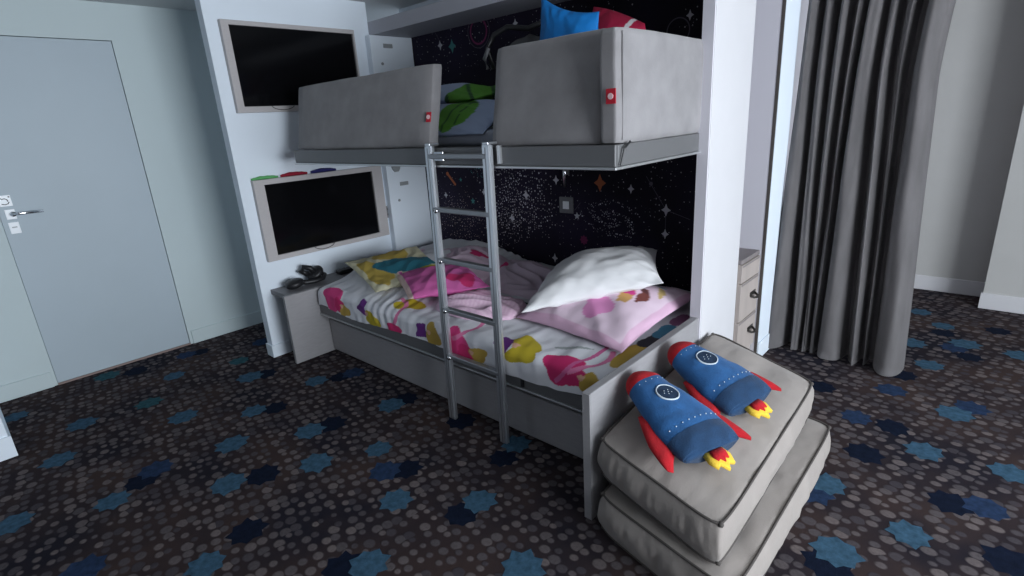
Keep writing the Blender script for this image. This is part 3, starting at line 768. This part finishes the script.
# ---------------------------------------------------------------- upper bunk contents
bm = bmesh.new(); box(bm, -3.18, -1.09, 1.76, 2.72, 1.334, 1.40, bev=.025, seg=3)
tag(obj('mattress', bm, 'mattress', None, True), 'thin mattress on the upper bunk behind the grey bumpers', 'mattress')
def green_pat(u, v, s):
    g = in_ell(u, v, .46, -.1, .24, .85, .05, .10, 2)
    if g:
        if abs(u-.42) < .012 or abs(u-.54+.05*v) < .010 or abs(v-.45) < .05: return (.02, .08, .02)
        return (.10, .30, .03)
    if in_ell(u, v, .14, -.6, .07, .4, 0, .3, 1): return (.25, .01, .04)
    if in_ell(u, v, .18, .85, .14, .3, 0, .3, 1): return (.30, .01, .05)
    return (.33, .40, .56)
pillow('printed_duvet', [(-2.75, 1.74, 1.385), (-1.75, 1.74, 1.385), (-1.75, 2.03, 1.530), (-2.75, 2.03, 1.530)], .10,
       'pale blue duvet with green print on the upper bunk, seen through the ladder gap', green_pat, 'duvet', seedv=31, wr=.012)
def gp2(u, v, s):
    if u > .45: return (.10, .30, .03) if abs(math.sin(u*6+v*3)) > .25 else (.02, .08, .02)
    return (.36, .42, .58)
pillow('printed_pillow', [(-2.82, 1.98, 1.565), (-2.00, 1.93, 1.545), (-2.02, 2.28, 1.590), (-2.80, 2.30, 1.630)], .10,
       'pale blue and green pillow on the printed duvet of the upper bunk', gp2, seedv=37, wr=.012)
# blue and red cushions and the grey bag behind the right bumper
t = thing('backpack', 'dark grey bag with straps behind the upper bumper, left of the blue cushion', 'bag', (-1.95, 2.3, 1.40))
bm = bmesh.new()
def fb_(u, v):
    a = 2*PI*u; s = v; w = (1-abs(2*s-1)**3)**.5 if 0 < s < 1 else .02
    w = max(w, .03)
    return Vector((-1.94+.20*w*math.cos(a)*(1+.1*N(a, s*3)), 2.32+.12*w*math.sin(a), 1.402+.44*s+.02*N(math.cos(a)*2, s*4, 5)))
vs = grid(bm, 30, 24, fb_, True); bm.faces.new([r[0] for r in vs]); bm.faces.new([r[-1] for r in vs])
part('bag_body', bm, 'grey_cloth', t, True)
bm = bmesh.new(); tube(bm, [(-2.10, 2.20, 1.70), (-2.13, 2.20, 1.80), (-2.09, 2.21, 1.86), (-2.02, 2.24, 1.89), (-1.93, 2.30, 1.875), (-1.82, 2.33, 1.90)], .014, 8)
part('strap', bm, 'black', t, True)
bm = bmesh.new(); tube(bm, [(-2.125, 2.185, 1.70), (-2.14, 2.18, 1.75), (-2.11, 2.185, 1.80)], .010, 8); part('buckle', bm, 'plate_grey', t, True)
pillow('cushion', [(-1.78, 2.16, 1.42), (-1.34, 2.05, 1.42), (-1.45, 2.22, 1.870), (-1.76, 2.20, 1.985)], .15,
       'bright blue cushion with a pointed corner behind the upper right bumper', None, 'cushion', m_='blue_cloth', seedv=41, wr=.012, pinch=.25)
def redp(u, v, s): return (.75, .70, .72) if abs(u-.58-.10*v*v) < .06 and v > .25 else (.42, .006, .05)
pillow('cushion', [(-1.62, 2.30, 1.42), (-1.22, 2.20, 1.42), (-1.27, 2.30, 1.80), (-1.60, 2.40, 1.93)], .22,
       'red cushion with a white stripe behind the upper bumper, beside the blue cushion', redp, 'cushion', seedv=43, wr=.008, pinch=-.10)
# lamp and switch on galaxy wall
t = thing('reading_lamp', 'slim chrome reading lamp on the starry wall under the upper bunk', 'lamp', (-2.037, 2.73, 1.1))
part('base', B(-2.052, -2.022, 2.715, 2.741, 1.09, 1.255, bev=.002), 'plate_grey', t)
part('lamp_head', cyl(bmesh.new(), (-2.037, 2.712, 1.10), (0, 0, 1), .012, .17, 14), 'chrome', t, True)
t = thing('light_switch', 'square grey switch plate with pale button below the reading lamp', 'switch', (-2.045, 2.73, .90))
part('plate', B(-2.100, -1.996, 2.730, 2.741, .848, .950, bev=.002), 'plate_grey', t)
part('button', B(-2.070, -2.024, 2.725, 2.732, .875, .924, bev=.002), 'white_plate', t)

# ---------------------------------------------------------------- floor cushions and rockets
def box_cushion(name, label, top, th, seedv, crown=.035):
    a, b_, c, d_ = [Vector(p) for p in top]
    t = thing(name, label, 'cushion', ((a+c)/2+Vector((0, 0, -th)))[:], 'thick floor cushions stacked by the footboard')
    bm = bmesh.new()
    def bil(u, v):
        uu, vv = (u+1)/2, (v+1)/2
        return a*(1-uu)*(1-vv)+b_*uu*(1-vv)+c*uu*vv+d_*(1-uu)*vv
    n = 46
    def rc(u, v, r=.10):
        # round the outline corners a little
        m_ = max(abs(u), abs(v))
        return u, v
    def side_pt(a_, s):
        """a_ in 0..4 around, s 0 (top seam) .. 1 (bottom seam)"""
        k = int(a_) % 4; q = (a_-int(a_))*2-1
        u, v = ((q, -1), (1, q), (-q, 1), (-1, -q))[k]
        # outline: corners rounded
        r = .93+.07*0
        f_ = 1-.035*(abs(u)*abs(v))**8
        p = bil(u*f_, v*f_)
        o_ = (p-bil(0, 0)); o_.z = 0; o_.normalize()
        bul = .022*math.sin(PI*s)
        wr = (.010*N(a_*7, s*2, seedv)+.006*N(a_*24, s*2.4, seedv+1))*math.sin(PI*s)
        p = p+o_*(bul+wr)
        p.z -= th*s+.004*N(a_*3, s, seedv)
        return p
    def top_pt(u, v, lo=False):
        f_ = 1-.035*(abs(u)*abs(v))**8
        p = bil(u*f_, v*f_)
        e = (1-abs(u)**2.6)**.75*(1-abs(v)**2.6)**.75 if abs(u) < 1 and abs(v) < 1 else 0
        cr = crown*(1+.25*N(u*1.5, v*1.5, seedv))*e+.010*N(u*2.2, v*3.4, seedv+6)*min(1, e*5)+.003*N(u*8, v*14, seedv)*min(1, e*4)
        if lo: p.z -= th+cr*.25
        else: p.z += cr
        return p
    def grids(lo):
        vs = [[bm.verts.new(top_pt(-1+2*i/(n-1), -1+2*j/(n-1), lo)) for j in range(n)] for i in range(n)]
        for i in range(n-1):
            for j in range(n-1): bm.faces.new((vs[i][j], vs[i+1][j], vs[i+1][j+1], vs[i][j+1]))
    grids(False); grids(True)
    m_ = 240; rows = []
    for i in range(m_):
        rows.append([bm.verts.new(side_pt(4*i/m_, s/8)) for s in range(9)])
    for i in range(m_):
        A, C = rows[i], rows[(i+1) % m_]
        for s in range(8): bm.faces.new((A[s], C[s], C[s+1], A[s+1]))
    bmesh.ops.remove_doubles(bm, verts=bm.verts[:], dist=.0015)
    part('cover', bm, 'suede_warm', t, True)
    for s in (0, 1):
        bm = bmesh.new(); pts = [side_pt(4*i/120, s)+Vector((0, 0, .002 if s == 0 else -.002)) for i in range(120)]
        tube(bm, pts, .0042, 6, closed=True)
        for k in range(4):
            p = side_pt(k, s)
            r = bmesh.ops.create_icosphere(bm, subdivisions=1, radius=.010); bmesh.ops.translate(bm, verts=r['verts'], vec=p)
        part('piping', bm, 'piping', t, True, label='dark piping cord')
    return t, top_pt
lowc, _ = box_cushion('floor_cushion', 'lower grey floor cushion lying on the carpet, under the other one', [(-.895, 1.335, .150), (-.375, 1.215, .150), (-.370, 2.275, .152), (-.900, 2.33, .155)], .142, 2, crown=.012)
topc, ctop = box_cushion('floor_cushion', 'upper grey floor cushion carrying the two plush rockets', [(-.912, 1.365, .352), (-.435, 1.255, .310), (-.450, 2.255, .335), (-.908, 2.325, .430)], .135, 8, crown=.034)

def rocket(N_, T_, Rdir, Wd, label, seedv):
    N_, T_ = Vector(N_), Vector(T_)
    Yv = (N_-T_); L = Yv.length; Yv.normalize()
    Xv = Vector(Rdir); Xv = (Xv-Yv*Xv.dot(Yv)).normalized(); Zv = Xv.cross(Yv)
    if Zv.z < 0: Zv = -Zv; 
    t = thing('plush_rocket', label, 'plush toy', T_, 'plush rockets on the floor cushions')
    t.rotation_mode = 'XYZ'; t.matrix_world = Matrix((( Xv.x, Yv.x, Zv.x, T_.x), (Xv.y, Yv.y, Zv.y, T_.y), (Xv.z, Yv.z, Zv.z, T_.z), (0, 0, 0, 1)))
    H = Wd/2
    def hw(s):      # half width, s=0 nose..1 tail
        return H*((.42*(1-(1-min(1, s/.15))**2)**.5 + .56*min(1, s/.66)**.85) if s < .9 else .98-.10*((s-.9)/.1)**2)
    def hz(s): return .056*(1-(1-min(1, s/.16))**2)**.5*(1-.5*max(0, (s-.86)/.14)**2)*(.82+.18*math.sin(s*PI))
    def surf(s, a, off=0):
        ca, sa = math.cos(a), math.sin(a)
        x = (hw(s)+off)*math.copysign(abs(ca)**.85, ca)
        z = (hz(s)+off)*math.copysign(abs(sa)**.9, sa)*(1-.25*abs(ca)**4)
        w = .004*N(x*22, s*9, seedv)
        return Vector((x, L*(1-s)+ (.012*(ca*ca) if s > .97 else 0), z+w*(1 if sa > 0 else .4)))
    def seg(s0, s1, m_, name, capa=False, capb=False, off=0, ns=24, extra=None):
        bm = bmesh.new()
        if extra: extra(bm)
        for f in bm.faces: f.material_index = 1
        vs = grid(bm, 44, ns, lambda u, v: surf(max(.002, s0+(s1-s0)*v), 2*PI*u, off), True)
        if capa: bm.faces.new([r[0] for r in vs])
        if capb: bm.faces.new([r[-1] for r in vs])
        return obj(name, bm, m_, t, True)
    seg(0, .185, 'plush_red', 'nose_cone', capa=True, off=.001)
    seg(.795, 1.0, 'plush_navy', 'tail_band', capb=True, off=.0012)
    # porthole: disc laid on the upper surface
    def top_at(x, s):
        ca = max(-1, min(1, x/hw(s))); ca = math.copysign(abs(ca)**(1/.85), ca); return surf(s, math.acos(ca))
    def dots(bm):
        for k in range(9):
            p = top_at(-H*.80+H*1.6*k/8, .735)
            r = bmesh.ops.create_icosphere(bm, subdivisions=1, radius=.0026); bmesh.ops.translate(bm, verts=r['verts'], vec=p+Vector((0, 0, .001)))
        for k in range(5):
            p = top_at(-H*.42+H*.84*k/4, .22)
            r = bmesh.ops.create_icosphere(bm, subdivisions=1, radius=.0018); bmesh.ops.translate(bm, verts=r['verts'], vec=p+Vector((0, 0, .001)))
    seg(.180, .80, ['plush_blue', 'stitch'], 'body', extra=dots)
    sc_ = .42; rr = .037
    def disc(r0, r1, off, m_, name, par):
        bm = bmesh.new()
        def f(u, v):
            r = r0+(r1-r0)*v; a = 2*PI*u
            p = top_at(r*math.cos(a), sc_+r*math.sin(a)/L); p.z += off*(1 if 0 < v < 1 or r0 == 0 else .2); return p
        vs = grid(bm, 36, 8, f, True)
        if r0 == 0: bmesh.ops.remove_doubles(bm, verts=[r[0] for r in vs], dist=.01)
        return obj(name, bm, m_, par, True)
    ph = disc(0, rr, .0028, 'porthole', 'porthole', t)
    rg = disc(rr-.0005, rr+.004, .0045, 'stitch', 'porthole_rim', ph); rg['label'] = 'white embroidered ring'
    bm = bmesh.new()
    for (x, y) in ((-.010, .008), (.008, .010), (-.004, -.010), (.014, -.004), (.002, .000), (-.018, -.003)):
        p = top_at(x, sc_-y/L); r = bmesh.ops.create_icosphere(bm, subdivisions=1, radius=.0019); bmesh.ops.translate(bm, verts=r['verts'], vec=p+Vector((0, 0, .004)))
    obj('embroidery', bm, 'stitch', ph)
    # fins: puffy leaf shapes
    for sx in (-1, 1):
        bm = bmesh.new()
        def f(u, v):
            s = v; a = 2*PI*u
            yy = L*(.58-.50*s)-.01*s
            wdt = .009+.027*math.sin(PI*min(1, s*.50+.10))
            if s > .93: wdt *= 1-.45*((s-.93)/.07)**2
            cx_ = sx*(hw(1-.60+.50*s)*.93+.004+.030*s)
            return Vector((cx_+wdt*math.cos(a), yy+sx*0-.022*math.cos(a)*sx*s, .015*math.sin(a)*min(1, math.sin(PI*min(1, s*.96+.02))*1.6)-.016))
        vs = grid(bm, 20, 22, f, True); bm.faces.new([r[0] for r in vs]); bm.faces.new([r[-1] for r in vs])
        obj('fin', bm, 'plush_red', t, True)
    # flame
    def flame(sc, z, m_, name, par, y0):
        pts = [(-.040, .012), (-.046, -.020), (-.034, -.048), (-.016, -.040), (-.004, -.066), (.012, -.042), (.030, -.052), (.044, -.018), (.038, .012)]
        bm = bmesh.new(); rings = []
        for (k, dz) in ((.86, -.5), (1, -.25), (1, .25), (.86, .5)):
            rings.append([bm.verts.new((x*sc*k, y0+(y-.0)*sc*k, z+dz*.022)) for x, y in pts])
        for i in range(3):
            for j in range(len(pts)):
                j2 = (j+1) % len(pts); bm.faces.new((rings[i][j], rings[i][j2], rings[i+1][j2], rings[i+1][j]))
        bm.faces.new(rings[0][::-1]); bm.faces.new(rings[3])
        return obj(name, bm, m_, par, True)
    fl = flame(1.0, -.006, 'plush_yellow', 'flame', t, -.002)
    flame(.62, .0045, 'plush_red', 'flame_core', fl, -.004)
    for o in t.children:
        pass
    return t
rocket((-.915, 1.605, .502), (-.540, 1.46, .405), (.31, .95, .0), .25, 'near plush rocket, blue with red nose, closest to the front of the cushion', 1)
rocket((-.905, 1.90, .512), (-.540, 1.80, .418), (.12, .99, .10), .25, 'far plush rocket, blue with red nose, closer to the white pillar', 5)

# ---------------------------------------------------------------- curtain
bm = bmesh.new(); NC, NZ = 330, 46
BOT = [0, .21, .29, .355, .41, .635, .75, .76, 1.0]
TOP = [0, .13, .23, .37, .45, .58, .70, .82, 1.0]
def fc(u, v):
    z = .012+2.245*v
    xl = -.965+.07*v; xr = -.252-.075*min(1, v*1.25)+.045*ss(1.45, 2.1, z)
    w_ = min(1, v*1.1+.10*N(v*2.5, 1.7))
    bd = [a*(1-w_)+c*w_+.012*N(k*3.1, z*1.1)*(0 < k < 8) for k, (a, c) in enumerate(zip(BOT, TOP))]
    k = 0
    while k < 7 and u > bd[k+1]: k += 1
    q = max(0, min(1, (u-bd[k])/(bd[k+1]-bd[k]))); wd = (bd[k+1]-bd[k])*(xr-xl)
    qq = min(1, q/.84) if k < 7 else max(0, (q-.2)/.8)
    lob = max(0, 1-abs(2*qq-1)**2.6)**.7 - (.25 if qq in (0, 1) else 0)*0
    amp = min(.15, .085+wd*.5)
    skew = .35*wd*(q-.5)*(1-abs(2*q-1))*2
    x = xl+(xr-xl)*u+skew*math.sin(k*2.1)
    y = 3.395-amp*lob+.016*N(q*3+k*5, z*1.8)+.006*math.sin(q*14+z*2+k)+(.016*math.sin(q*8.5+z*.9)*math.sin(q*PI) if k in (0, 5, 7) else 0)-.03*ss(.4, 1, u)*(1-v)
    x -= .035*(1-v)**3*(1 if k == 0 else 0)*(1-q)
    return Vector((x, y, z))
grid(bm, NC, NZ, fc)
bmesh.ops.solidify(bm, geom=bm.faces[:], thickness=.006)
o = obj('curtain', bm, 'curtain', None, True); tag(o, 'heavy grey velvet curtain gathered in deep folds beside the drawers', 'curtain')

# drawers in the closet recess
t = thing('drawer_cabinet', 'light wood drawer cabinet set into the closet recess beside the pillar', 'cabinet', (-1.2, 2.9, 0))
part('body', B(-1.49, -.962, 2.765, 3.036, 0, .645), 'wood', t)
part('top_board', B(-1.49, -.950, 2.765, 3.037, .645, .668, bev=.002), 'wood_dark', t)
for z0, z1 in ((.115, .315), (.322, .535), (.542, .640)):
    d = part('drawer', B(-.963, -.945, 2.768, 3.034, z0, z1, bev=.002), 'wood', t)
    if z1 < .6:
        zc = z0+.115; bm = bmesh.new()
        tube(bm, [(-.944, 2.915, zc), (-.925, 2.925, zc-.010), (-.918, 2.95, zc-.014), (-.925, 2.975, zc-.010), (-.944, 2.985, zc)], .0065, 8)
        box(bm, -.946, -.941, 2.91, 2.99, zc-.004, zc+.018, bev=.001)
        part('handle', bm, 'handle', d, True)
    part('finger_groove', B(-.9465, -.9435, 2.775, 3.026, z1-.012, z1-.003), 'wood_dark', d)

# ---------------------------------------------------------------- light
w = bpy.data.worlds.new('sky'); SC.world = w; w.use_nodes = True
w.node_tree.nodes['Background'].inputs[0].default_value = (.72, .84, 1, 1); w.node_tree.nodes['Background'].inputs[1].default_value = 1.0
la = bpy.data.lights.new('window_daylight', 'AREA'); la.shape = 'RECTANGLE'; la.size = 1.6; la.size_y = 2.7; la.energy = 290; la.color = (.86, .93, 1.0)
lo = bpy.data.objects.new('window_daylight', la); COL.objects.link(lo); lo.location = (XR+.14, 1.1, 1.35); lo.rotation_euler = (0, PI/2, 0)

# ---------------------------------------------------------------- camera
R = ((0.74072087, 0.66914562, -0.05980581), (0.15951114, -0.2616498, -0.95189053), (-0.65260156, 0.69554548, -0.30054565))
cd = bpy.data.cameras.new('camera'); cam = bpy.data.objects.new('camera', cd); COL.objects.link(cam)
cd.sensor_fit = 'HORIZONTAL'; cd.sensor_width = 36; cd.lens = 534.869/1024*36; cd.clip_start = .02
X_, Y_, Z_ = Vector(R[0]), -Vector(R[1]), -Vector(R[2])
cam.matrix_world = Matrix(((X_.x, Y_.x, Z_.x, 0), (X_.y, Y_.y, Z_.y, 0), (X_.z, Y_.z, Z_.z, 1.44), (0, 0, 0, 1)))
SC.camera = cam
SC.view_settings.view_transform = 'Standard'; SC.view_settings.look = 'None'
SC.view_settings.gamma = 1; SC.view_settings.use_curve_mapping = False
SC.view_settings.exposure = -0.04
